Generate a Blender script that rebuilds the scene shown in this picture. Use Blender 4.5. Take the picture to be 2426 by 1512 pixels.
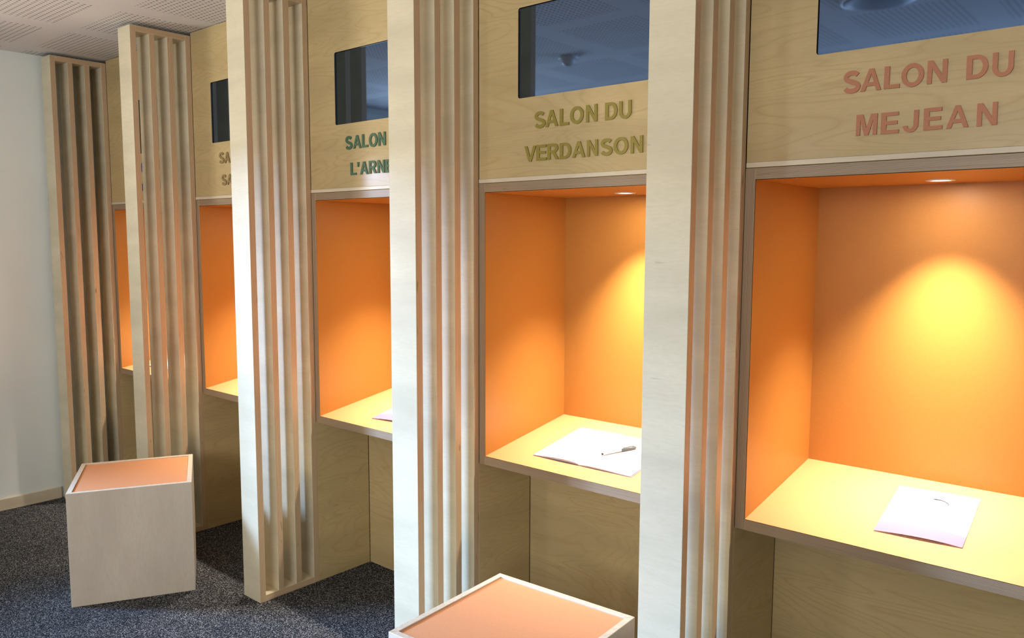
import bpy, bmesh, math, random
from mathutils import Vector, Matrix

for o in list(bpy.data.objects):
    bpy.data.objects.remove(o)
SC = bpy.context.scene
COL = SC.collection
PI = math.pi
random.seed(7)

# ------------------------------------------------------------------ camera
YAW, PITCH, ROLL = 0.7116, -0.1001, 0.0029
CAM = Vector((2.8722, -2.0443, 1.5177))
FPX = 1901.96
cy_, sy_, cp_, sp_ = math.cos(YAW), math.sin(YAW), math.cos(PITCH), math.sin(PITCH)
fwd = Vector((-sy_ * cp_, cy_ * cp_, sp_))
rgt = Vector((cy_, sy_, 0))
upv = rgt.cross(fwd)
r2 = rgt * math.cos(ROLL) + upv * math.sin(ROLL)
u2 = -rgt * math.sin(ROLL) + upv * math.cos(ROLL)
cd = bpy.data.cameras.new('camera')
cd.sensor_width = 36.0
cd.sensor_fit = 'HORIZONTAL'
cd.lens = FPX / 2426 * 36.0
cd.clip_start = 0.02
camera = bpy.data.objects.new('camera', cd)
COL.objects.link(camera)
M = Matrix((r2, u2, -fwd)).transposed().to_4x4()
M.translation = CAM
camera.matrix_world = M
SC.camera = camera

# ------------------------------------------------------------------ view, world, daylight
SC.view_settings.view_transform = 'Standard'
SC.view_settings.look = 'None'
SC.view_settings.gamma = 1.0
SC.view_settings.use_curve_mapping = False
SC.view_settings.exposure = 0.0

world = bpy.data.worlds.new('world')
SC.world = world
world.use_nodes = True
world.node_tree.nodes['Background'].inputs[0].default_value = (0.75, 0.87, 1.0, 1)
world.node_tree.nodes['Background'].inputs[1].default_value = 0.6


def area_light(name, loc, target, sx, sy, power, color, spread=180):
    d = bpy.data.lights.new(name, 'AREA')
    d.shape = 'RECTANGLE'
    d.size, d.size_y = sx, sy
    d.energy = power
    d.color = color
    d.spread = math.radians(spread)
    o = bpy.data.objects.new(name, d)
    COL.objects.link(o)
    o.location = loc
    o.rotation_euler = (Vector(target) - Vector(loc)).to_track_quat('-Z', 'Y').to_euler()
    return o


# daylight coming in through the window of the left wall and the glazing of the wall behind the camera; last, an added fill
area_light('daylight_left_sky', (-5.0, -4.3, 2.8), (2.3, -0.4, 0.6), 1.0, 0.9, 200, (0.34, 0.56, 1.0), 50)
area_light('daylight_left_ground_bounce', (-2.46, -2.22, 1.60), (0.8, -1.1, 2.9), 1.2, 1.3, 58, (1.0, 0.93, 0.80), 115)
area_light('daylight_back_glazing', (0.33, -4.62, 1.35), (0.9, 0.0, 1.2), 0.42, 2.1, 22, (1.0, 0.98, 0.95), 180)
area_light('added_back_fill', (2.25, -4.62, 1.85), (0.4, -1.4, 3.1), 2.6, 1.1, 58, (0.96, 0.98, 1.0), 120)  # general fill added behind the camera, aimed up at the ceiling

# ------------------------------------------------------------------ measures (metres)
P = 0.97205
X5 = 1.92828
FD = 0.295          # how far a divider stands out
FT = 0.1248         # width of a divider
PE = 0.0271         # board thickness of dividers
HF = 2.504          # top of dividers
HC = 2.520          # ceiling
BW = P - FT         # clear width of a booth
NS = 0.0282         # niche board
ZS, ZB = 0.75, 0.7194
ZT, ZI = 1.7044, 1.675
ND = 0.4597
ZSB = 0.8247
SLOPE = (ZSB - ZS) / ND
SANG = math.atan(SLOPE)
LD = 0.288
WX = -2.115         # left wall
XR, YB = 4.4, -4.5  # right wall, back wall
YF = 0.62           # wall behind the booths


def fx(i):
    return X5 + (i - 5) * P


# ------------------------------------------------------------------ node helpers
def new_mat(name):
    m = bpy.data.materials.new(name)
    m.use_nodes = True
    nt = m.node_tree
    b = nt.nodes['Principled BSDF']
    return m, nt, b


def N(nt, typ, **kw):
    n = nt.nodes.new(typ)
    for k, v in kw.items():
        if k.startswith('i_'):
            n.inputs[k[2:].replace('_', ' ')].default_value = v
        else:
            setattr(n, k, v)
    return n


def math_node(nt, op, a, b=None, c=None, clamp=False):
    n = nt.nodes.new('ShaderNodeMath')
    n.operation = op
    n.use_clamp = clamp
    for i, v in enumerate((a, b, c)):
        if v is None:
            continue
        if isinstance(v, (int, float)):
            n.inputs[i].default_value = v
        else:
            nt.links.new(v, n.inputs[i])
    return n.outputs[0]


def mixc(nt, fac, a, b, blend='MIX'):
    n = nt.nodes.new('ShaderNodeMix')
    n.data_type = 'RGBA'
    n.blend_type = blend
    for k, v in ((0, fac), (6, a), (7, b)):
        if isinstance(v, (int, float)):
            n.inputs[k].default_value = v
        elif isinstance(v, tuple):
            n.inputs[k].default_value = (*v, 1) if len(v) == 3 else v
        else:
            nt.links.new(v, n.inputs[k])
    return n.outputs[2]


def obj_coords(nt, scale=(1, 1, 1), rnd=3.0):
    tc = nt.nodes.new('ShaderNodeTexCoord')
    oi = nt.nodes.new('ShaderNodeObjectInfo')
    sc = nt.nodes.new('ShaderNodeVectorMath')
    sc.operation = 'MULTIPLY'
    nt.links.new(tc.outputs['Object'], sc.inputs[0])
    sc.inputs[1].default_value = scale
    ad = nt.nodes.new('ShaderNodeVectorMath')
    ad.operation = 'ADD'
    nt.links.new(sc.outputs[0], ad.inputs[0])
    m = math_node(nt, 'MULTIPLY', oi.outputs['Random'], 37.0 * rnd / 3.0)
    cb = nt.nodes.new('ShaderNodeCombineXYZ')
    for k in range(3):
        nt.links.new(m, cb.inputs[k])
    nt.links.new(cb.outputs[0], ad.inputs[1])
    return ad.outputs[0]


def noise(nt, vec, scale, detail=4, rough=0.5, dist=0.0):
    n = nt.nodes.new('ShaderNodeTexNoise')
    n.inputs['Scale'].default_value = scale
    n.inputs['Detail'].default_value = detail
    n.inputs['Roughness'].default_value = rough
    n.inputs['Distortion'].default_value = dist
    nt.links.new(vec, n.inputs['Vector'])
    return n.outputs['Fac']


def ramp(nt, fac, stops):
    n = nt.nodes.new('ShaderNodeValToRGB')
    cr = n.color_ramp
    while len(cr.elements) < len(stops):
        cr.elements.new(0.5)
    for e, (p, c) in zip(cr.elements, stops):
        e.position = p
        e.color = (*c, 1) if len(c) == 3 else c
    nt.links.new(fac, n.inputs['Fac'])
    return n.outputs['Color']


def birch(name, base, scale, fig=0.5, coat=0.2):
    """pale birch veneer: slow blotches, flowing figure lines, fine fibres, a few small dark flecks"""
    m, nt, b = new_mat(name)
    v = obj_coords(nt, scale)
    blot = noise(nt, v, 1.3, 3, 0.5, 0.3)
    fld = noise(nt, v, 0.9, 2.5, 0.5, 0.6)
    lines = math_node(nt, 'FRACT', math_node(nt, 'MULTIPLY', fld, 22.0))
    tri = math_node(nt, 'ABSOLUTE', math_node(nt, 'SUBTRACT', lines, 0.5))
    line = math_node(nt, 'POWER', math_node(nt, 'MULTIPLY', tri, 2.0), 4.0)
    v2 = obj_coords(nt, tuple(s * 1.0 for s in scale))
    fine = noise(nt, v2, 26.0, 4, 0.65, 0.0)
    mod = noise(nt, v, 2.4, 2, 0.5)
    lf = math_node(nt, 'MULTIPLY', line, math_node(nt, 'MULTIPLY', mod, 0.55 * fig))
    dark = tuple(c * k for c, k in zip(base, (0.80, 0.74, 0.64)))
    lite = tuple(min(1, c * k) for c, k in zip(base, (1.07, 1.07, 1.08)))
    c = ramp(nt, blot, [(0.3, tuple(x * 0.86 for x in base)), (0.68, lite)])
    c = mixc(nt, lf, c, dark)
    ff = math_node(nt, 'MULTIPLY', math_node(nt, 'SUBTRACT', fine, 0.42, clamp=True), 0.9)
    c = mixc(nt, ff, c, dark)
    fl = noise(nt, v2, 9.0, 2, 0.5)
    fk = math_node(nt, 'MULTIPLY', math_node(nt, 'SUBTRACT', fl, 0.74, clamp=True), 6.0, clamp=True)
    c = mixc(nt, fk, c, tuple(x * 0.45 for x in base))
    nt.links.new(c, b.inputs['Base Color'])
    b.inputs['Roughness'].default_value = 0.5
    b.inputs['Specular IOR Level'].default_value = 0.3
    b.inputs['Coat Weight'].default_value = coat
    b.inputs['Coat Roughness'].default_value = 0.16
    bp = nt.nodes.new('ShaderNodeBump')
    bp.inputs['Strength'].default_value = 0.05
    bp.inputs['Distance'].default_value = 0.002
    nt.links.new(fine, bp.inputs['Height'])
    nt.links.new(bp.outputs[0], b.inputs['Normal'])
    return m


def ply_edge(name, axis, light=(0.63, 0.455, 0.27), dark=(0.36, 0.23, 0.125), pitch=0.0023):
    """cut edge of plywood: thin light and dark plies stacked along one axis"""
    m, nt, b = new_mat(name)
    tc = nt.nodes.new('ShaderNodeTexCoord')
    sp = nt.nodes.new('ShaderNodeSeparateXYZ')
    nt.links.new(tc.outputs['Object'], sp.inputs[0])
    a = sp.outputs[axis]
    t = math_node(nt, 'FRACT', math_node(nt, 'MULTIPLY', a, 1.0 / pitch))
    tri = math_node(nt, 'MULTIPLY', math_node(nt, 'ABSOLUTE', math_node(nt, 'SUBTRACT', t, 0.5)), 2.0)
    sc = [3.0, 3.0, 3.0]
    sc['XYZ'.index(axis)] = 250.0
    v = obj_coords(nt, tuple(sc))
    n1 = noise(nt, v, 1.0, 3, 0.6)
    sc['XYZ'.index(axis)] = 60.0
    v2 = obj_coords(nt, tuple(x * 3 if x < 50 else x for x in sc))
    n2 = noise(nt, v2, 1.0, 2, 0.5)
    f = math_node(nt, 'ADD', math_node(nt, 'MULTIPLY', tri, 0.7), math_node(nt, 'MULTIPLY', n1, 0.45), clamp=True)
    c = ramp(nt, f, [(0.22, dark), (0.75, light)])
    vd = math_node(nt, 'MULTIPLY', math_node(nt, 'SUBTRACT', n2, 0.70, clamp=True), 9.0, clamp=True)
    c = mixc(nt, vd, c, (0.07, 0.04, 0.025))
    nt.links.new(c, b.inputs['Base Color'])
    b.inputs['Roughness'].default_value = 0.5
    b.inputs['Coat Weight'].default_value = 0.12
    b.inputs['Coat Roughness'].default_value = 0.2
    return m


def plain(name, color, rough=0.5, spec=0.3, metal=0.0, mottling=0.06, scale=60.0):
    m, nt, b = new_mat(name)
    v = obj_coords(nt)
    n = noise(nt, v, scale, 3, 0.6)
    c = ramp(nt, n, [(0.3, tuple(x * (1 - mottling) for x in color)), (0.7, tuple(min(1, x * (1 + mottling)) for x in color))])
    nt.links.new(c, b.inputs['Base Color'])
    b.inputs['Roughness'].default_value = rough
    b.inputs['Specular IOR Level'].default_value = spec
    b.inputs['Metallic'].default_value = metal
    return m


BASE = (0.565, 0.425, 0.205)
M_FACE = birch('birch_face', BASE, (1.1, 1.1, 6.0), 1.9)
M_PALE = birch('birch_face_pale', (0.68, 0.60, 0.42), (1.1, 1.1, 6.0), 0.22)
M_VERT = birch('birch_face_vertical', (0.70, 0.60, 0.47), (5.0, 5.0, 1.4), 0.25)
M_TRIM = birch('birch_trim', (0.70, 0.60, 0.43), (1.0, 1.0, 7.0), 0.1)
EX, EY, EZ = ply_edge('plywood_edge_x', 'X'), ply_edge('plywood_edge_y', 'Y'), ply_edge('plywood_edge_z', 'Z')
NL, NDK = (0.43, 0.31, 0.19), (0.15, 0.092, 0.052)
NX, NZ = ply_edge('niche_edge_x', 'X', NL, NDK), ply_edge('niche_edge_z', 'Z', NL, NDK)
EPALE = plain('pale_rim', (0.66, 0.56, 0.41), 0.5, 0.3, mottling=0.12, scale=90)
EDGES = {0: EX, 1: EY, 2: EZ}
M_ORANGE = plain('orange_laminate', (0.43, 0.187, 0.036), 0.45, 0.35, mottling=0.04, scale=300)
M_DESK = plain('peach_desk_laminate', (0.70, 0.33, 0.135), 0.45, 0.3, mottling=0.04, scale=300)
M_PAD = plain('orange_seat_laminate', (0.70, 0.315, 0.14), 0.5, 0.3, mottling=0.06, scale=400)
M_LAMEDGE = plain('laminate_dark_edge', (0.035, 0.016, 0.01), 0.6)
M_BLACK = plain('black_plastic_and_recess_shade', (0.010, 0.010, 0.011), 0.35)
M_WHITE = plain('white_plastic', (0.72, 0.72, 0.72), 0.3, mottling=0.01)
M_PAPER = plain('white_paper', (0.86, 0.85, 0.87), 0.6, 0.2, mottling=0.01)
M_LILAC = plain('lilac_print', (0.225, 0.20, 0.31), 0.8, 0.05, mottling=0.01)
M_LILACPALE = plain('pale_lilac_print', (0.33, 0.30, 0.41), 0.8, 0.05, mottling=0.01)
M_PAGEEDGE = plain('page_edge', (0.42, 0.26, 0.22), 0.7, mottling=0.2, scale=400)
M_PLUM = plain('plum_print', (0.018, 0.010, 0.026), 0.9, 0.02)
M_GREYINK = plain('grey_print', (0.11, 0.105, 0.13), 0.9, 0.02)
M_STEEL = plain('brushed_metal', (0.10, 0.105, 0.10), 0.35)
M_PENDARK = plain('dark_metal', (0.035, 0.037, 0.035), 0.4)


def carpet_mat():
    m, nt, b = new_mat('speckled_carpet')
    tc = nt.nodes.new('ShaderNodeTexCoord')
    v = tc.outputs['Object']
    vo = nt.nodes.new('ShaderNodeTexVoronoi')
    vo.inputs['Scale'].default_value = 330.0
    nt.links.new(v, vo.inputs['Vector'])
    sp = nt.nodes.new('ShaderNodeSeparateColor')
    nt.links.new(vo.outputs['Color'], sp.inputs[0])
    n = noise(nt, v, 420.0, 3, 0.7)
    s = math_node(nt, 'MULTIPLY', sp.outputs[0], math_node(nt, 'ADD', n, 0.5))
    c = ramp(nt, s, [(0.0, (0.008, 0.009, 0.012)), (0.45, (0.019, 0.020, 0.024)), (0.74, (0.080, 0.078, 0.077)), (1.0, (0.38, 0.37, 0.355))])
    nt.links.new(c, b.inputs['Base Color'])
    b.inputs['Roughness'].default_value = 0.95
    b.inputs['Specular IOR Level'].default_value = 0.1
    bp = nt.nodes.new('ShaderNodeBump')
    bp.inputs['Strength'].default_value = 0.7
    bp.inputs['Distance'].default_value = 0.004
    nt.links.new(s, bp.inputs['Height'])
    nt.links.new(bp.outputs[0], b.inputs['Normal'])
    return m


def ceiling_mat():
    """white plasterboard with rectangular fields of small round perforations"""
    m, nt, b = new_mat('perforated_plaster')
    tc = nt.nodes.new('ShaderNodeTexCoord')
    sp = nt.nodes.new('ShaderNodeSeparateXYZ')
    nt.links.new(tc.outputs['Object'], sp.inputs[0])
    px, py, pitch = 0.5745, 0.636, 0.0255
    # local coordinate in a field, measured from its first hole
    def field(out, start, period, count):
        u = math_node(nt, 'SUBTRACT', out, start)
        k = math_node(nt, 'FLOOR', math_node(nt, 'DIVIDE', u, period))
        loc = math_node(nt, 'SUBTRACT', u, math_node(nt, 'MULTIPLY', k, period))
        q = math_node(nt, 'DIVIDE', loc, pitch)
        r = math_node(nt, 'ROUND', q)
        d = math_node(nt, 'MULTIPLY', math_node(nt, 'SUBTRACT', q, r), pitch)
        inside = math_node(nt, 'LESS_THAN', r, count - 0.5)
        return d, inside
    dx, ix = field(sp.outputs[0], -1.880 - 0.005, px, 18)
    dy, iy = field(sp.outputs[1], -1.0195 - 10 * py, py, 21)
    dist = math_node(nt, 'SQRT', math_node(nt, 'ADD', math_node(nt, 'MULTIPLY', dx, dx), math_node(nt, 'MULTIPLY', dy, dy)))
    hole = math_node(nt, 'LESS_THAN', dist, 0.0058)
    hole = math_node(nt, 'MULTIPLY', hole, math_node(nt, 'MULTIPLY', ix, iy))
    n = noise(nt, tc.outputs['Object'], 2.0, 3, 0.5)
    base = ramp(nt, n, [(0.3, (0.74, 0.74, 0.735)), (0.7, (0.78, 0.78, 0.775))])
    c = mixc(nt, hole, base, (0.26, 0.255, 0.25))
    nt.links.new(c, b.inputs['Base Color'])
    b.inputs['Roughness'].default_value = 0.9
    b.inputs['Specular IOR Level'].default_value = 0.1
    return m


def screen_mat():
    m = bpy.data.materials.new('dark_screen_glass')
    m.use_nodes = True
    nt = m.node_tree
    nt.nodes.clear()
    out = nt.nodes.new('ShaderNodeOutputMaterial')
    g = nt.nodes.new('ShaderNodeBsdfGlossy')
    g.inputs['Color'].default_value = (0.125, 0.205, 0.36, 1)
    g.inputs['Roughness'].default_value = 0.03
    d = nt.nodes.new('ShaderNodeBsdfDiffuse')
    d.inputs['Color'].default_value = (0.008, 0.008, 0.009, 1)
    a = nt.nodes.new('ShaderNodeAddShader')
    nt.links.new(g.outputs[0], a.inputs[0])
    nt.links.new(d.outputs[0], a.inputs[1])
    nt.links.new(a.outputs[0], out.inputs[0])
    return m


def emit_mat(name, color, strength):
    m = bpy.data.materials.new(name)
    m.use_nodes = True
    nt = m.node_tree
    nt.nodes.clear()
    out = nt.nodes.new('ShaderNodeOutputMaterial')
    e = nt.nodes.new('ShaderNodeEmission')
    e.inputs[0].default_value = (*color, 1)
    e.inputs[1].default_value = strength
    nt.links.new(e.outputs[0], out.inputs[0])
    return m


def glass_mat():
    """thin clear pane: straight see-through with a faint gloss"""
    m = bpy.data.materials.new('window_glass')
    m.use_nodes = True
    nt = m.node_tree
    nt.nodes.clear()
    out = nt.nodes.new('ShaderNodeOutputMaterial')
    t = nt.nodes.new('ShaderNodeBsdfTransparent')
    g = nt.nodes.new('ShaderNodeBsdfGlossy')
    g.inputs['Roughness'].default_value = 0.0
    x = nt.nodes.new('ShaderNodeMixShader')
    x.inputs[0].default_value = 0.05
    nt.links.new(t.outputs[0], x.inputs[1])
    nt.links.new(g.outputs[0], x.inputs[2])
    nt.links.new(x.outputs[0], out.inputs[0])
    return m


M_CARPET = carpet_mat()
M_CEIL = ceiling_mat()
M_SCREEN = screen_mat()
M_WALL = plain('pale_wall_paint', (0.80, 0.84, 0.78), 0.85, 0.15, mottling=0.02, scale=3)
M_WALL2 = plain('white_wall_paint', (0.70, 0.70, 0.68), 0.85, 0.15, mottling=0.02, scale=3)
M_DARKWALL = plain('bare_wall', (0.12, 0.11, 0.10), 0.9)
M_LENS = emit_mat('lit_lamp_lens', (1.0, 0.93, 0.95), 9.0)
M_OPAL = plain('opal_glass', (0.20, 0.21, 0.23), 0.35, mottling=0.01)
M_GLASS = glass_mat()


# ------------------------------------------------------------------ mesh helpers
def finish(name, bm, mats, parent=None, loc=None, rot=None, bevel=0.0, smooth=False):
    if bevel:
        bmesh.ops.bevel(bm, geom=list(bm.edges), offset=bevel, segments=1, affect='EDGES', profile=0.5)
    me = bpy.data.meshes.new(name)
    bm.to_mesh(me)
    bm.free()
    if not isinstance(mats, (list, tuple)):
        mats = [mats]
    for m in mats:
        me.materials.append(m)
    if smooth:
        for p in me.polygons:
            p.use_smooth = True
    o = bpy.data.objects.new(name, me)
    COL.objects.link(o)
    if parent is not None:
        o.parent = parent
    if loc is not None:
        o.location = loc
    if rot is not None:
        o.rotation_euler = rot
    return o


def add_box(bm, lo, hi, mi=0):
    vs = [bm.verts.new((x, y, z)) for x in (lo[0], hi[0]) for y in (lo[1], hi[1]) for z in (lo[2], hi[2])]
    fs = []
    for idx in ((0, 1, 3, 2), (4, 6, 7, 5), (0, 4, 5, 1), (2, 3, 7, 6), (0, 2, 6, 4), (1, 5, 7, 3)):
        f = bm.faces.new([vs[i] for i in idx])
        f.material_index = mi
        fs.append(f)
    return vs, fs


def slot_by_normal(bm, axis):
    bm.normal_update()
    for f in bm.faces:
        f.material_index = 0 if abs(f.normal[axis]) > 0.6 else 1


def board(name, lo, hi, axis, parent=None, face=None, edge=None, bevel=0.0008):
    """a plywood board: veneer on the two faces across `axis`, striped plies on its edges"""
    bm = bmesh.new()
    add_box(bm, lo, hi)
    slot_by_normal(bm, axis)
    return finish(name, bm, [face or M_FACE, edge or EDGES[axis]], parent, bevel=bevel)


def empty(name, loc, rz=0.0):
    o = bpy.data.objects.new(name, None)
    o.empty_display_size = 0.05
    COL.objects.link(o)
    o.location = loc
    o.rotation_euler = (0, 0, rz)
    return o


def tag(o, label=None, cat=None, group=None, kind=None):
    for k, v in (('label', label), ('category', cat), ('group', group), ('kind', kind)):
        if v:
            o[k] = v
    return o


def struct(name, lo, hi, mat, label=None):
    bm = bmesh.new()
    add_box(bm, lo, hi)
    return tag(finish(name, bm, mat), label, None, None, 'structure')


def copy_tree(o, parent=None):
    c = o.copy()
    COL.objects.link(c)
    c.parent = parent
    for ch in list(o.children):
        copy_tree(ch, c)
    return c


def revolve(bm, prof, seg=40, mi=0, caps=True):
    """profile of (radius, z) turned round the z axis"""
    rings = []
    for r, z in prof:
        if r < 1e-6:
            rings.append([bm.verts.new((0, 0, z))])
        else:
            rings.append([bm.verts.new((r * math.cos(2 * PI * k / seg), r * math.sin(2 * PI * k / seg), z)) for k in range(seg)])
    for a, b in zip(rings, rings[1:]):
        for k in range(seg):
            q = [a[k % len(a)], a[(k + 1) % len(a)], b[(k + 1) % len(b)], b[k % len(b)]]
            u = []
            for v in q:
                if v not in u:
                    u.append(v)
            if len(u) > 2:
                f = bm.faces.new(u)
                f.material_index = mi
    bmesh.ops.recalc_face_normals(bm, faces=list(bm.faces))


def loops_mesh(loops, depth):
    """flat shape in x/z from closed outlines (inner ones cut holes), `depth` thick along -y from y = 0; returns a bmesh"""
    cu = bpy.data.curves.new('outline', 'CURVE')
    cu.dimensions = '2D'
    cu.fill_mode = 'BOTH'
    cu.extrude = depth / 2
    for lp in loops:
        s = cu.splines.new('POLY')
        s.points.add(len(lp) - 1)
        for p, (x, z) in zip(s.points, lp):
            p.co = (x, z, 0, 1)
        s.use_cyclic_u = True
    ob = bpy.data.objects.new('outline', cu)
    COL.objects.link(ob)
    dg = bpy.context.evaluated_depsgraph_get()
    me = bpy.data.meshes.new_from_object(ob.evaluated_get(dg))
    bm = bmesh.new()
    bm.from_mesh(me)
    bpy.data.objects.remove(ob)
    bpy.data.curves.remove(cu)
    bpy.data.meshes.remove(me)
    bmesh.ops.remove_doubles(bm, verts=list(bm.verts), dist=1e-6)
    for v in bm.verts:
        x, z, y = v.co
        v.co = (x, -(y + depth / 2), z)
    bmesh.ops.recalc_face_normals(bm, faces=list(bm.faces))
    return bm


def rounded_rect(x0, z0, x1, z1, r, n=6):
    pts = []
    for cx, cz, a0 in ((x1 - r, z1 - r, 0), (x0 + r, z1 - r, 90), (x0 + r, z0 + r, 180), (x1 - r, z0 + r, 270)):
        for k in range(n + 1):
            a = math.radians(a0 + 90 * k / n)
            pts.append((cx + r * math.cos(a), cz + r * math.sin(a)))
    return pts


# ------------------------------------------------------------------ letters
def ell(cx, cy, rx, ry, a0=0, a1=360, n=28):
    full = abs(a1 - a0) >= 359.9
    m = n if full else n
    return [(cx + rx * math.cos(math.radians(a0 + (a1 - a0) * k / m)), cy + ry * math.sin(math.radians(a0 + (a1 - a0) * k / m))) for k in range(m if full else m + 1)]


def thick(path, w):
    """outline of a stroke of width w along a path, square ended"""
    L, R = [], []
    for i, p in enumerate(path):
        a = path[max(0, i - 1)]
        b = path[min(len(path) - 1, i + 1)]
        d = Vector((b[0] - a[0], b[1] - a[1])).normalized()
        n = Vector((-d.y, d.x)) * w / 2
        L.append((p[0] + n.x, p[1] + n.y))
        R.append((p[0] - n.x, p[1] - n.y))
    return L + R[::-1]


def glyph(ch):
    """outlines of a heavy grotesque capital in a 1 high box; returns (loops, width)"""
    s = 0.23
    if ch == 'L':
        return [[(0, 0), (.70, 0), (.70, .17), (s, .17), (s, 1), (0, 1)]], .70
    if ch == 'E':
        return [[(0, 0), (.78, 0), (.78, .17), (s, .17), (s, .42), (.71, .42), (.71, .59), (s, .59), (s, .83), (.75, .83), (.75, 1), (0, 1)]], .78
    if ch == 'N':
        return [[(0, 0), (.20, 0), (.20, .66), (.62, 0), (.83, 0), (.83, 1), (.63, 1), (.63, .35), (.21, 1), (0, 1)]], .83
    if ch == 'V':
        return [[(.36, 0), (.57, 0), (.94, 1), (.72, 1), (.47, .27), (.22, 1), (0, 1)]], .94
    if ch == 'M':
        return [[(0, 0), (.19, 0), (.19, .76), (.39, 0), (.59, 0), (.79, .76), (.79, 0), (.98, 0), (.98, 1), (.68, 1), (.49, .32), (.30, 1), (0, 1)]], .98
    if ch == 'A':
        return [[(0, 0), (.22, 0), (.30, .22), (.69, .22), (.78, 0), (1.0, 0), (.61, 1), (.39, 1)], [(.36, .39), (.63, .39), (.495, .76)]], 1.0
    if ch == "'":
        return [[(.03, .62), (.17, .62), (.21, 1), (0, 1)]], .21
    if ch == 'O':
        return [ell(.5, .5, .5, .52), ell(.5, .5, .275, .33)], 1.0
    if ch == 'D':
        o = [(0, 0), (.40, 0)] + ell(.40, .5, .46, .5, -90, 90, 18) + [(0, 1)]
        i = [(s, .17), (.38, .17)] + ell(.38, .5, .27, .33, -90, 90, 14) + [(s, .83)]
        return [o, i], .86
    if ch == 'U':
        return [[(0, 1), (0, .38)] + ell(.42, .38, .42, .40, 180, 360, 20) + [(.84, 1), (.63, 1), (.63, .38)] + ell(.42, .38, .21, .23, 0, -180, 16) + [(.21, 1)]], .84
    if ch == 'J':
        return [[(.66, 1), (.66, .32)] + ell(.33, .32, .33, .34, 0, -175, 18) + [(.19, .30)] + ell(.33, .30, .13, .15, 180, 360, 12) + [(.46, 1)]], .66
    if ch == 'R':
        o = [(0, 0), (s, 0), (s, .41), (.36, .41), (.64, 0), (.88, 0), (.60, .45)] + ell(.54, .715, .29, .285, -68, 90, 14) + [(0, 1)]
        i = [(s, .57), (.46, .57)] + ell(.46, .70, .16, .13, -90, 90, 10) + [(s, .83)]
        return [o, i], .88
    if ch == 'G':
        path = ell(.5, .5, .40, .43, 35, 330, 26)
        return [thick(path, .22), [(.52, .34), (.52, .52), (.96, .52), (.96, .13), (.80, .13), (.76, .34)]], .98
    if ch == 'S':
        path = ell(.43, .725, .31, .19, 25, 240, 16) + ell(.43, .275, .33, .195, 62, -160, 20)
        path = [p for p in path]
        return [thick(path, .212)], .86
    raise ValueError(ch)


def make_letter(ch, x, z, h, w, mat, parent, tilt=0.0):
    loops, gw = glyph(ch)
    kx = w / gw
    bm = loops_mesh([[(px * kx, pz * h) for px, pz in lp] for lp in loops], 0.004)
    if tilt:
        bmesh.ops.rotate(bm, verts=list(bm.verts), cent=(0, 0, 0), matrix=Matrix.Rotation(tilt, 3, 'Y'))
    return finish('letter', bm, mat, parent, loc=(x, -0.0002, z))


# ================================================================== SETTING
struct('floor', (WX - 0.3, YB - 0.3, -0.05), (XR + 0.2, YF, 0.0), M_CARPET)
struct('ceiling', (WX - 0.3, YB - 0.3, HC), (XR + 0.2, YF, HC + 0.08), M_CEIL)
struct('wall_front', (WX - 0.3, YF, 0), (XR + 0.2, YF + 0.1, HC), M_DARKWALL)
struct('wall_right', (XR, YB, 0), (XR + 0.1, YF, HC), M_WALL2)


def holed_wall(name, plane, const, thick_, a0, a1, holes, mat):
    """a wall with rectangular window openings: boxes round the holes, one mesh"""
    bm = bmesh.new()
    cuts = sorted({a0, a1, *[h[0] for h in holes], *[h[1] for h in holes]})
    for c0, c1 in zip(cuts, cuts[1:]):
        zs = [(0.0, HC)]
        for h in holes:
            if h[0] <= c0 and h[1] >= c1:
                zs = [(0.0, h[2]), (h[3], HC)]
        for z0, z1 in zs:
            if z1 - z0 < 1e-4:
                continue
            if plane == 'x':
                add_box(bm, (const - thick_, c0, z0), (const, c1, z1))
            else:
                add_box(bm, (c0, const - thick_, z0), (c1, const, z1))
    return tag(finish(name, bm, mat), None, None, None, 'structure')


WL = (-3.20, -1.80, 0.90, 2.15)
holed_wall('wall_left', 'x', WX, 0.25, YB, YF, [WL], M_WALL)
WB1 = (0.12, 0.54, 0.25, 2.40)
WB2 = (0.9, 3.6, 1.25, 2.42)
holed_wall('wall_back', 'y', YB, 0.10, WX - 0.25, XR + 0.1, [WB1, WB2], M_WALL2)


def window(name, plane, c, a0, a1, z0, z1, mull):
    root = empty(name, (c, (a0 + a1) / 2, z0) if plane == 'x' else ((a0 + a1) / 2, c, z0))
    tag(root, None, None, None, 'structure')
    w, h = a1 - a0, z1 - z0
    bm = bmesh.new()
    fr = 0.05
    def bx(u0, u1, v0, v1, d=0.03):
        if plane == 'x':
            add_box(bm, (-d, u0, v0), (d, u1, v1))
        else:
            add_box(bm, (u0, -d, v0), (u1, d, v1))
    bx(-w / 2, w / 2, 0, fr)
    bx(-w / 2, w / 2, h - fr, h)
    bx(-w / 2, -w / 2 + fr, fr, h - fr)
    bx(w / 2 - fr, w / 2, fr, h - fr)
    for k in range(mull):
        u = -w / 2 + w * (k + 1) / (mull + 1)
        bx(u - 0.02, u + 0.02, fr, h - fr)
    finish('window_frame', bm, M_WHITE, root)
    bm = bmesh.new()
    if plane == 'x':
        add_box(bm, (-0.004, -w / 2 + fr, fr), (0.004, w / 2 - fr, h - fr))
    else:
        add_box(bm, (-w / 2 + fr, -0.004, fr), (w / 2 - fr, 0.004, h - fr))
    finish('window_pane', bm, M_GLASS, root)


window('window_1', 'x', WX - 0.20, WL[0], WL[1], WL[2], WL[3], 1)
window('window_2', 'y', YB - 0.06, WB1[0], WB1[1], WB1[2], WB1[3], 0)
window('window_3', 'y', YB - 0.06, WB2[0], WB2[1], WB2[2], WB2[3], 1)  # unseen window, put in as the opening for the general fill

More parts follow.
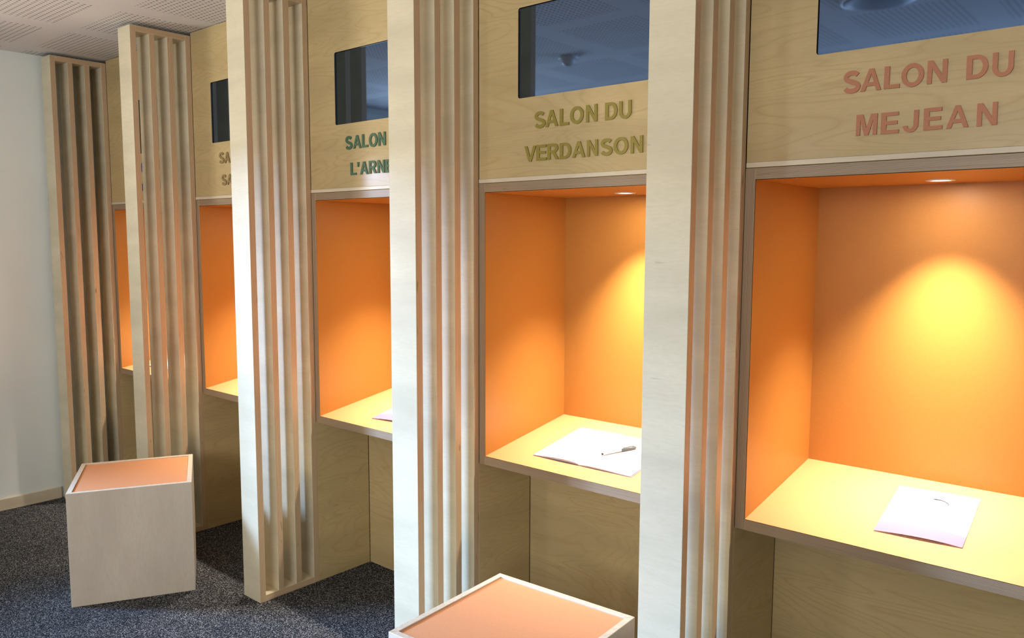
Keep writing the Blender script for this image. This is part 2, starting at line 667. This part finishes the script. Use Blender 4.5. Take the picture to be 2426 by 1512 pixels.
bm = bmesh.new()
add_box(bm, (WX, YB, 0.0), (WX + 0.012, -0.30, 0.066))
tag(finish('baseboard_left', bm, M_TRIM, bevel=0.0015), None, None, None, 'structure')


# ================================================================== SLATTED DIVIDERS
def make_divider():
    root = empty('slatted_divider', (0, 0, 0))
    e = PE
    # origin: floor, right hand face, booth front plane
    ys = [(-FD, -FD + e), (-FD + .0886, -FD + .0886 + e), (-FD + .1764, -FD + .1782 + e), (-e, -0.0005)]
    board('front_board', (-FT, ys[0][0], 0), (0, ys[0][1], HF), 1, root, face=M_PALE)
    board('slat', (-FT, ys[1][0], e), (0, ys[1][1], HF - e), 1, root, face=M_PALE)
    board('slat', (-FT, ys[2][0], e), (0, ys[2][1], HF - e), 1, root, face=M_PALE)
    board('back_board', (-FT, ys[3][0], 0), (0, ys[3][1], HF), 1, root, face=M_PALE)
    board('bottom_rail', (-FT, ys[0][1], 0), (0, ys[3][0], e), 2, root, face=M_PALE)
    board('top_rail', (-FT, ys[0][1], HF - e), (0, ys[3][0], HF), 2, root, face=M_PALE)
    return root


D_LABELS = {
    1: 'farthest slatted plywood divider, standing against the pale wall',
    2: 'slatted plywood divider rising directly behind the farther cube stool',
    3: 'slatted plywood divider whose foot shows on the carpet right of the farther stool',
    4: 'slatted plywood divider between the green-lettered and the olive-lettered booth',
    5: 'nearest slatted plywood divider, broad pale front board, beside the salmon-lettered booth',
    6: 'slatted plywood divider on the right-hand end of the salmon-lettered booth',
}
div0 = make_divider()
for i in range(1, 7):
    d = div0 if i == 1 else copy_tree(div0)
    d.location = (fx(i), 0, 0)
    tag(d, D_LABELS[i], 'divider', 'slatted dividers between the booths')

# ================================================================== BOOTHS
TVX0, TVX1, TVZ0, TVZ1 = 0.1762, 0.6712, 1.9723, 2.2586


def make_booth():
    root = empty('reading_booth', (0, 0, 0))
    g = 0.0022
    # fascia with the screen opening
    outer = [(g, 1.7195), (BW - g, 1.7195), (BW - g, HC - 0.002), (g, HC - 0.002)]
    bm = loops_mesh([outer, rounded_rect(TVX0, TVZ0, TVX1, TVZ1, 0.008)], 0.018)
    bmesh.ops.translate(bm, verts=list(bm.verts), vec=(0, 0.018, 0))
    slot_by_normal(bm, 1)
    finish('fascia_panel', bm, [M_FACE, M_BLACK], root)  # panel edges coloured black for the recess shadow round the screen
    bm = bmesh.new()
    add_box(bm, (g, -0.0022, ZT + 0.0012), (BW - g, 0.018, 1.7190))
    finish('trim_strip', bm, M_TRIM, root, bevel=0.0008)
    # niche box: plywood boards lined with orange laminate
    lam = 0.0016
    for side in (0, 1):
        x0 = 0.0004 if side == 0 else BW - NS
        x1 = NS if side == 0 else BW - 0.0004
        b = board('niche_side_panel', (x0, 0, ZB), (x1, ND + 0.02, ZT), 0, root, edge=NX)
        lx = (x1 - 0.0001, x1 + lam) if side == 0 else (x0 - lam, x0 + 0.0001)
        bm = bmesh.new()
        y1 = ND + 0.002
        zs0 = ZS - 0.001
        vs = [(lx[k], y, z) for k in (0, 1) for (y, z) in ((0.0006, zs0), (y1, zs0 + SLOPE * y1), (y1, ZI), (0.0006, ZI))]
        V = [bm.verts.new(v) for v in vs]
        for idx in ((0, 1, 2, 3), (7, 6, 5, 4), (0, 4, 5, 1), (1, 5, 6, 2), (2, 6, 7, 3), (3, 7, 4, 0)):
            bm.faces.new([V[i] for i in idx])
        bmesh.ops.recalc_face_normals(bm, faces=list(bm.faces))
        slot_by_normal(bm, 0)
        finish('laminate_lining', bm, [M_ORANGE, M_LAMEDGE], b)
    b = board('niche_top_panel', (NS, 0, ZI), (BW - NS, ND + 0.02, ZT), 2, root, edge=NZ)
    bm = bmesh.new()
    add_box(bm, (NS, 0.0006, ZI - lam), (BW - NS, ND, ZI + 0.0001))
    slot_by_normal(bm, 2)
    finish('laminate_lining', bm, [M_ORANGE, M_LAMEDGE], b)
    bm = bmesh.new()
    add_box(bm, (NS, ND, ZS), (BW - NS, ND + 0.012, ZI))
    finish('niche_back_panel', bm, M_ORANGE, root)
    # sloping desk board
    def wedge(y0, y1, zlo, zhi, x0, x1):
        bm = bmesh.new()
        prof = [(y0, zlo), (y1, zlo + SLOPE * (y1 - y0)), (y1, zhi + SLOPE * (y1 - y0)), (y0, zhi)]
        A = [bm.verts.new((x0, y, z)) for y, z in prof]
        B = [bm.verts.new((x1, y, z)) for y, z in prof]
        bm.faces.new(A)
        bm.faces.new(B[::-1])
        for k in range(4):
            bm.faces.new((A[k], B[k], B[(k + 1) % 4], A[(k + 1) % 4]))
        bmesh.ops.recalc_face_normals(bm, faces=list(bm.faces))
        return bm
    bm = wedge(0, ND, ZB, ZS - lam, NS, BW - NS)
    slot_by_normal(bm, 2)
    desk = finish('desk_board', bm, [M_FACE, NZ], root)
    bm = wedge(0.0006, ND, ZS - lam, ZS, NS, BW - NS)
    slot_by_normal(bm, 2)
    finish('laminate_top', bm, [M_DESK, M_LAMEDGE], desk)
    # knee space below the desk
    board('lower_side_panel', (-0.018, 0.0002, 0), (0, LD - 0.0022, ZB), 0, root)
    board('lower_side_panel', (BW, 0.0002, 0), (BW + 0.018, LD - 0.0022, ZB), 0, root)
    board('lower_back_panel', (0.0, LD, 0), (BW, LD + 0.018, ZB + SLOPE * LD - 0.004), 1, root)
    return root


def spaced(text, x, widths=None, gap=0.0062, h=0.0505):
    out = []
    wt = {'S': .043, 'A': .049, 'L': .036, 'O': .050, 'N': .042, 'D': .043, 'U': .042, 'V': .048, 'E': .041, 'R': .045, 'M': .049, 'J': .034, 'G': .048, "'": .011}
    for ch in text:
        if ch == ' ':
            x += 0.024
            continue
        w = wt[ch]
        out.append((ch, x, w))
        x += w + gap
    return out


def ranges(text, rr):
    return [(c, a, b - a) for c, (a, b) in zip(text.replace(' ', ''), rr)]


SALON4 = ranges('SALON DU', [(.249, .293), (.294, .344), (.351, .387), (.391, .442), (.452, .493), (.522, .565), (.572, .614)])
ROWS = {
    5: ('salmon', (0.50, 0.205, 0.105),
        ranges('SALON DU', [(.246, .286), (.287, .334), (.340, .375), (.378, .426), (.433, .474), (.513, .555), (.563, .603)]),
        ranges('MEJEAN', [(.281, .329), (.338, .378), (.386, .419), (.431, .470), (.478, .523), (.539, .578)])),
    4: ('olive', (0.30, 0.235, 0.045), SALON4,
        ranges('VERDANSON', [(.207, .255), (.257, .299), (.303, .348), (.352, .396), (.401, .450), (.457, .497), (.507, .549), (.554, .605), (.614, .655)])),
    3: ('green', (0.075, 0.15, 0.085), spaced('SALON DE', .243), spaced("L'ARNEL", .273)),
    2: ('mustard', (0.27, 0.185, 0.065), spaced('SALON DU', .241), spaced('SALAGOU', .258)),
    1: ('navy', (0.07, 0.09, 0.20), spaced('SALON DU', .243), spaced('MOSSON', .300)),
}
B_LABELS = {
    1: 'farthest reading booth, navy letters over its orange niche, mostly hidden by dividers',
    2: 'reading booth with mustard letters, only S A showing, behind the farther stool',
    3: 'reading booth with green raised letters under its dark screen',
    4: 'reading booth with olive raised letters, open booklet on its sloping desk',
    5: 'nearest reading booth with salmon raised letters above a glowing orange niche',
}
SCREEN_LABELS = {
    1: 'sliver of dark wall screen in the farthest booth',
    2: 'narrow black corner of wall screen above the mustard letters',
    3: 'dark wall screen above the green letters',
    4: 'dark wall screen above the olive letters, reflecting the ceiling and a smoke detector',
    5: 'dark blue wall screen above the salmon letters, reflecting a round ceiling lamp',
}
LAMP_LABELS = {
    1: 'recessed round downlight in the farthest niche',
    2: 'recessed round downlight in the niche under the mustard letters',
    3: 'recessed round downlight in the niche under the green letters',
    4: 'glowing recessed downlight above the open booklet',
    5: 'glowing recessed downlight above the closed booklet in the nearest niche',
}
booth0 = make_booth()
booths = {1: booth0}
for i in range(2, 6):
    booths[i] = copy_tree(booth0)


def make_screen():
    root = empty('wall_screen', (0, 0, 0))
    bm = bmesh.new()
    add_box(bm, (TVX0 - 0.02, 0.0190, TVZ0 - 0.02), (TVX1 + 0.02, 0.05, TVZ1 + 0.02))
    finish('screen_housing', bm, M_BLACK, root)
    bm = bmesh.new()
    add_box(bm, (TVX0 + 0.0015, 0.0055, TVZ0 + 0.0012), (TVX1 - 0.0015, 0.0189, TVZ1 - 0.0012))
    finish('glass_front', bm, M_SCREEN, root)
    return root


def make_downlight():
    root = empty('recessed_downlight', (0, 0, 0))
    bm = bmesh.new()
    revolve(bm, [(0.024, 0.0), (0.024, -0.0018), (0.026, -0.0032), (0.034, -0.0030), (0.037, -0.0012), (0.037, 0.0)])
    finish('trim_ring', bm, M_WHITE, root, smooth=True)
    bm = bmesh.new()
    revolve(bm, [(0.0, -0.0012), (0.024, -0.0012)])
    finish('lens', bm, M_LENS, root)
    return root


screen0 = make_screen()
lamp0 = make_downlight()
for i in range(1, 6):
    bx = fx(i)
    b = booths[i]
    b.location = (bx, 0, 0)
    tag(b, B_LABELS[i], 'reading booth', 'reading booths along the wall')
    hue, rgb, r1, r2_ = ROWS[i]
    lm = plain(hue + '_letter_paint', rgb, 0.55, 0.3, mottling=0.08, scale=500)
    fas = [c for c in b.children if c.name.startswith('fascia_panel')][0]
    rnd = random.Random(i)
    for row, z, h in ((r1, 1.8705, 0.0515), (r2_, 1.767, 0.0495)):
        for ch, x, w in row:
            make_letter(ch, x, z + rnd.uniform(-.0008, .0008), h, w, lm, fas, rnd.uniform(-.014, .014))
    s = screen0 if i == 1 else copy_tree(screen0)
    s.location = (bx, 0, 0)
    tag(s, SCREEN_LABELS[i], 'screen', 'wall screens of the booths')
    l = lamp0 if i == 1 else copy_tree(lamp0)
    l.location = (bx + 0.405, 0.295, ZI - 0.0016)
    tag(l, LAMP_LABELS[i], 'downlight', 'niche downlights')
    # the light the downlight gives: a beam and its wide spill
    sd = bpy.data.lights.new('downlight_beam', 'SPOT')
    sd.energy = 165
    sd.color = (1.0, 0.885, 0.76)
    sd.spot_size = math.radians(86)
    sd.spot_blend = 1.0
    sd.shadow_soft_size = 0.02
    so = bpy.data.objects.new('downlight_beam', sd)
    COL.objects.link(so)
    so.location = (bx + 0.405, 0.295, ZI - 0.006)
    ad = bpy.data.lights.new('downlight_spill', 'AREA')
    ad.shape = 'DISK'
    ad.size = 0.045
    ad.energy = 1.3
    ad.color = (1.0, 0.86, 0.68)
    ao = bpy.data.objects.new('downlight_spill', ad)
    COL.objects.link(ao)
    ao.location = (bx + 0.405, 0.295, ZI - 0.005)


# ================================================================== STOOLS
def make_stool(S=0.4755, H=0.48):
    root = empty('cube_stool', (0, 0, 0))
    t = 0.0195
    h = S / 2
    for k in range(4):
        bm = bmesh.new()
        pts = [(-h, -h), (h, -h), (h - t, -h + t), (-h + t, -h + t)]
        A = [bm.verts.new((x, y, 0.0)) for x, y in pts]
        B = [bm.verts.new((x, y, H)) for x, y in pts]
        bm.faces.new(A[::-1])
        bm.faces.new(B)
        for j in range(4):
            bm.faces.new((A[j], A[(j + 1) % 4], B[(j + 1) % 4], B[j]))
        bmesh.ops.recalc_face_normals(bm, faces=list(bm.faces))
        bm.normal_update()
        for f in bm.faces:
            f.material_index = 1 if abs(f.normal.z) > 0.6 else 0
        bmesh.ops.bevel(bm, geom=[e for e in bm.edges], offset=0.0009, segments=1, affect='EDGES')
        finish('side_panel', bm, [M_VERT, EPALE], root, rot=(0, 0, k * PI / 2))
    bm = bmesh.new()
    add_box(bm, (-h + t + .0006, -h + t + .0006, H - 0.024), (h - t - .0006, h - t - .0006, H - 0.004))
    finish('seat_pad', bm, M_PAD, root, bevel=0.001)
    return root


st = make_stool()
st.location = (-0.6627, -0.5052, 0)
st.rotation_euler = (0, 0, math.radians(61.8))
tag(st, 'cube stool on open carpet at left, orange top, all of its front side showing', 'stool', 'cube stools')
st2 = copy_tree(st)
st2.location = (1.5222, -0.4665, 0)
st2.rotation_euler = (0, 0, math.radians(3.2))
tag(st2, 'cube stool before the olive-lettered booth, cut off by the bottom of the frame', 'stool', 'cube stools')


# ================================================================== BOOKLETS, PEN
def desk_frame(i, x, y, rz):
    """matrix of a thing lying on the sloping desk of booth i"""
    return Matrix.Translation((fx(i) + x, y, ZS + SLOPE * y + 0.0003)) @ Matrix.Rotation(SANG, 4, 'X') @ Matrix.Rotation(rz, 4, 'Z')


def sheet(bm, w, h, zf, th, nx=14, ny=2, mi=0, x0=0.0, y0=0.0, zoff=None):
    """a thin curved sheet: zf(x, y) is the height of its underside"""
    top, bot = [], []
    for j in range(ny + 1):
        rt, rb = [], []
        for k in range(nx + 1):
            x, y = x0 + w * k / nx, y0 + h * j / ny
            z = zf(x, y)
            rb.append(bm.verts.new((x, y, z)))
            rt.append(bm.verts.new((x, y, z + th)))
        top.append(rt)
        bot.append(rb)
    F = []
    for j in range(ny):
        for k in range(nx):
            F.append(bm.faces.new((top[j][k], top[j][k + 1], top[j + 1][k + 1], top[j + 1][k])))
            F.append(bm.faces.new((bot[j][k], bot[j + 1][k], bot[j + 1][k + 1], bot[j][k + 1])))
    for k in range(nx):
        F.append(bm.faces.new((bot[0][k], bot[0][k + 1], top[0][k + 1], top[0][k])))
        F.append(bm.faces.new((bot[ny][k + 1], bot[ny][k], top[ny][k], top[ny][k + 1])))
    for j in range(ny):
        F.append(bm.faces.new((bot[j + 1][0], bot[j][0], top[j][0], top[j + 1][0])))
        F.append(bm.faces.new((bot[j][nx], bot[j + 1][nx], top[j + 1][nx], top[j][nx])))
    for f in F:
        f.material_index = mi
    return F


def make_booklet():
    """closed A4 booklet, fold on the left; origin at its near left corner"""
    root = empty('closed_booklet', (0, 0, 0))
    w, h = 0.203, 0.290
    def bow(x, y):
        u = x / w
        return 0.0018 + 0.0060 * math.sin(PI * min(1, u * 1.02)) ** 1.0 * (1 - 0.75 * y / h) * (0.55 + 0.45 * u)
    bm = bmesh.new()
    sheet(bm, w, h, lambda x, y: 0.0, 0.0006)
    finish('back_cover', bm, M_LILACPALE, root)
    bm = bmesh.new()
    sheet(bm, w - 0.001, h - 0.001, lambda x, y: 0.0007, 0.0012)
    finish('pages', bm, M_PAGEEDGE, root)
    bm = bmesh.new()
    sheet(bm, w, h, lambda x, y: bow(x, y) + 0.0002, 0.0005, 24, 12)
    cover = finish('front_cover', bm, M_PAPER, root, smooth=False)
    # printed lilac band with a curved upper edge
    bm = bmesh.new()
    nx = 24
    def strip(f0, f1, mi, lift):
        a, b = [], []
        for k in range(nx + 1):
            x = w * k / nx
            for lst, ff in ((a, f0), (b, f1)):
                y = ff(x / w)
                lst.append(bm.verts.new((x, y, bow(x, y) + 0.0002 + 0.0005 + lift)))
        for k in range(nx):
            bm.faces.new((a[k], a[k + 1], b[k + 1], b[k])).material_index = mi
    top = lambda u: 0.050 + 0.016 * math.sin(PI * u * 0.9 + 0.15)
    strip(lambda u: 0.0002, top, 0, 0.00012)
    strip(top, lambda u: top(u) + 0.007, 1, 0.00012)
    finish('printed_band', bm, [M_LILAC, M_LILACPALE], cover)
    # emblem: a dark arc over a pale dish with sprigs
    bm = bmesh.new()
    def arc(cx, cy, rx, ry, a0, a1, w0, w1, mi, n=20):
        prev = None
        for k in range(n + 1):
            t = k / n
            a = math.radians(a0 + (a1 - a0) * t)
            ww = w0 + (w1 - w0) * t
            p = []
            for s in (-1, 1):
                x, y = cx + (rx + s * ww / 2) * math.cos(a), cy + (ry + s * ww / 2) * math.sin(a)
                p.append(bm.verts.new((x, y, bow(x, y) + 0.0009)))
            if prev:
                bm.faces.new((prev[0], prev[1], p[1], p[0])).material_index = mi
            prev = p
    arc(0.108, 0.206, 0.031, 0.031, 108, 12, 0.0068, 0.0014, 0)
    arc(0.108, 0.206, 0.026, 0.023, 105, 20, 0.004, 0.004, 1)
    arc(0.112, 0.208, 0.040, 0.034, 208, 338, 0.0012, 0.0022, 2)
    arc(0.126, 0.196, 0.016, 0.010, 190, 350, 0.004, 0.007, 1)
    arc(0.060, 0.212, 0.012, 0.010, 20, 150, 0.0016, 0.003, 2, 8)
    finish('printed_emblem', bm, [M_PLUM, M_LILACPALE, M_GREYINK], cover)
    return root


def make_open_booklet():
    root = empty('open_booklet', (0, 0, 0))
    w, h = 0.201, 0.287
    def hump(u, amp):
        return amp * (math.sin(PI * u) ** 0.8 if 0 < u < 1 else 0)
    for side in (-1, 1):
        def z1(x, y, side=side):
            u = abs(x) / w
            return 0.0004 + hump(min(1, u), 0.0002)
        bm = bmesh.new()
        sheet(bm, side * w if side > 0 else w, h, z1, 0.0006, x0=0 if side > 0 else -w)
        finish('cover', bm, M_LILACPALE, root)
        amp = 0.0075 if side < 0 else 0.0035
        def z2(x, y, side=side, amp=amp):
            u = abs(x) / w
            return 0.0014 + amp * (math.sin(PI * min(1, u) ** 0.6)) * (1 - 0.6 * y / h)
        bm = bmesh.new()
        n_lay = 3
        ww = w - 0.004
        for k in range(n_lay):
            sheet(bm, ww, h - 0.002, lambda x, y, k=k: z2(x, y) * (0.45 + 0.275 * k) + 0.0005 * k + 0.0002, 0.0004, 22, 4, 0, x0=0 if side > 0 else -ww, y0=0.001)
        finish('pages', bm, M_PAPER, root)
        if side > 0:
            bm = bmesh.new()
            nx = 16
            a, b = [], []
            for k in range(nx + 1):
                x = ww * k / nx
                for lst, y in ((a, 0.240 + 0.010 * k / nx), (b, h - 0.002)):
                    lst.append(bm.verts.new((x, y, z2(x, y) + 0.0018)))
            for k in range(nx):
                bm.faces.new((a[k], a[k + 1], b[k + 1], b[k]))
            finish('printed_band', bm, M_LILAC, root)
    return root


bk = make_booklet()
bk.matrix_world = desk_frame(5, .3385, .0965, math.radians(3.3))
tag(bk, 'closed white booklet with lilac band and dark arc emblem on the nearest desk', 'booklet', 'closed booklets')
bk3 = copy_tree(bk)
bk3.matrix_world = desk_frame(3, .2815, .0800, math.radians(5.5))
tag(bk3, 'closed booklet with lilac band on the green-lettered desk, cut off by a divider', 'booklet', 'closed booklets')
ob = make_open_booklet()
ob.matrix_world = desk_frame(4, .3805, .083, math.radians(0.3))
tag(ob, 'open white booklet with a pen on it, on the olive-lettered desk', 'booklet', 'open booklets')
ob1 = copy_tree(ob)
ob1.matrix_world = desk_frame(1, .345, .095, math.radians(2))
tag(ob1, 'glimpse of white booklet on the farthest desk, seen through divider slats', 'booklet', 'open booklets')

# pen on the right-hand page
pen = empty('ballpoint_pen', (0, 0, 0))
tag(pen, 'slim grey and white capped pen lying on the open booklet', 'pen')


def along_x(bm):
    bmesh.ops.rotate(bm, verts=list(bm.verts), cent=(0, 0, 0), matrix=Matrix.Rotation(PI / 2, 3, 'Y'))


bm = bmesh.new()
revolve(bm, [(0, 0.0), (0.0030, 0.0), (0.0036, 0.0015), (0.0040, 0.008), (0.0044, 0.012), (0.0044, 0.071), (0, 0.071)], 20)
along_x(bm)
finish('barrel', bm, M_WHITE, pen, smooth=True)
bm = bmesh.new()
revolve(bm, [(0, -0.001), (0.0040, -0.001), (0.0043, 0.0045), (0.0, 0.0045)], 20)
along_x(bm)
finish('end_plug', bm, M_PENDARK, pen, smooth=True)
bm = bmesh.new()
revolve(bm, [(0, 0.071), (0.0050, 0.071), (0.0050, 0.122), (0.0044, 0.1245), (0, 0.1245)], 20)
along_x(bm)
finish('cap', bm, M_STEEL, pen, smooth=True)
bm = bmesh.new()
add_box(bm, (0.080, -0.0013, 0.0052), (0.121, 0.0013, 0.0070))
add_box(bm, (0.116, -0.0013, 0.0040), (0.121, 0.0013, 0.0069))
finish('clip', bm, M_PENDARK, pen)
pang = math.atan2(.103, .071)
pm = desk_frame(4, .408, .175, pang)
pen.matrix_world = pm @ Matrix.Translation((0, 0, 0.0118)) @ Matrix.Rotation(math.radians(0.5), 4, 'Y') @ Matrix.Rotation(math.radians(-40), 4, 'X')

# ================================================================== CEILING FITTINGS (seen in the screens)
sd_ = empty('smoke_detector', (0.125, -1.60, HC))
tag(sd_, 'white domed smoke detector on the perforated ceiling, mirrored in a screen', 'smoke detector')
bm = bmesh.new()
revolve(bm, [(0, 0), (0.056, 0), (0.056, -0.012), (0.050, -0.018), (0.0, -0.018)])
finish('base', bm, M_WHITE, sd_, smooth=True)
bm = bmesh.new()
revolve(bm, [(0.040, -0.018), (0.041, -0.026), (0.036, -0.040), (0.022, -0.052), (0.0, -0.056)])
finish('sensor_dome', bm, M_WHITE, sd_, smooth=True)

cl_ = empty('ceiling_lamp', (1.765, -1.565, HC))
tag(cl_, 'unlit round ceiling lamp mirrored in the nearest screen', 'ceiling lamp')
bm = bmesh.new()
revolve(bm, [(0, 0), (0.150, 0), (0.153, -0.003), (0.153, -0.010), (0.148, -0.013), (0.140, -0.013)])
finish('rim', bm, M_WHITE, cl_, smooth=True)
bm = bmesh.new()
revolve(bm, [(0.141, -0.012), (0.136, -0.015), (0.10, -0.018), (0.05, -0.020), (0, -0.021)])
finish('diffuser', bm, M_OPAL, cl_, smooth=True)

for o in SC.objects:
    if o.type == 'EMPTY' and o.parent is None and 'kind' not in o and 'label' not in o:
        print('UNLABELLED', o.name)
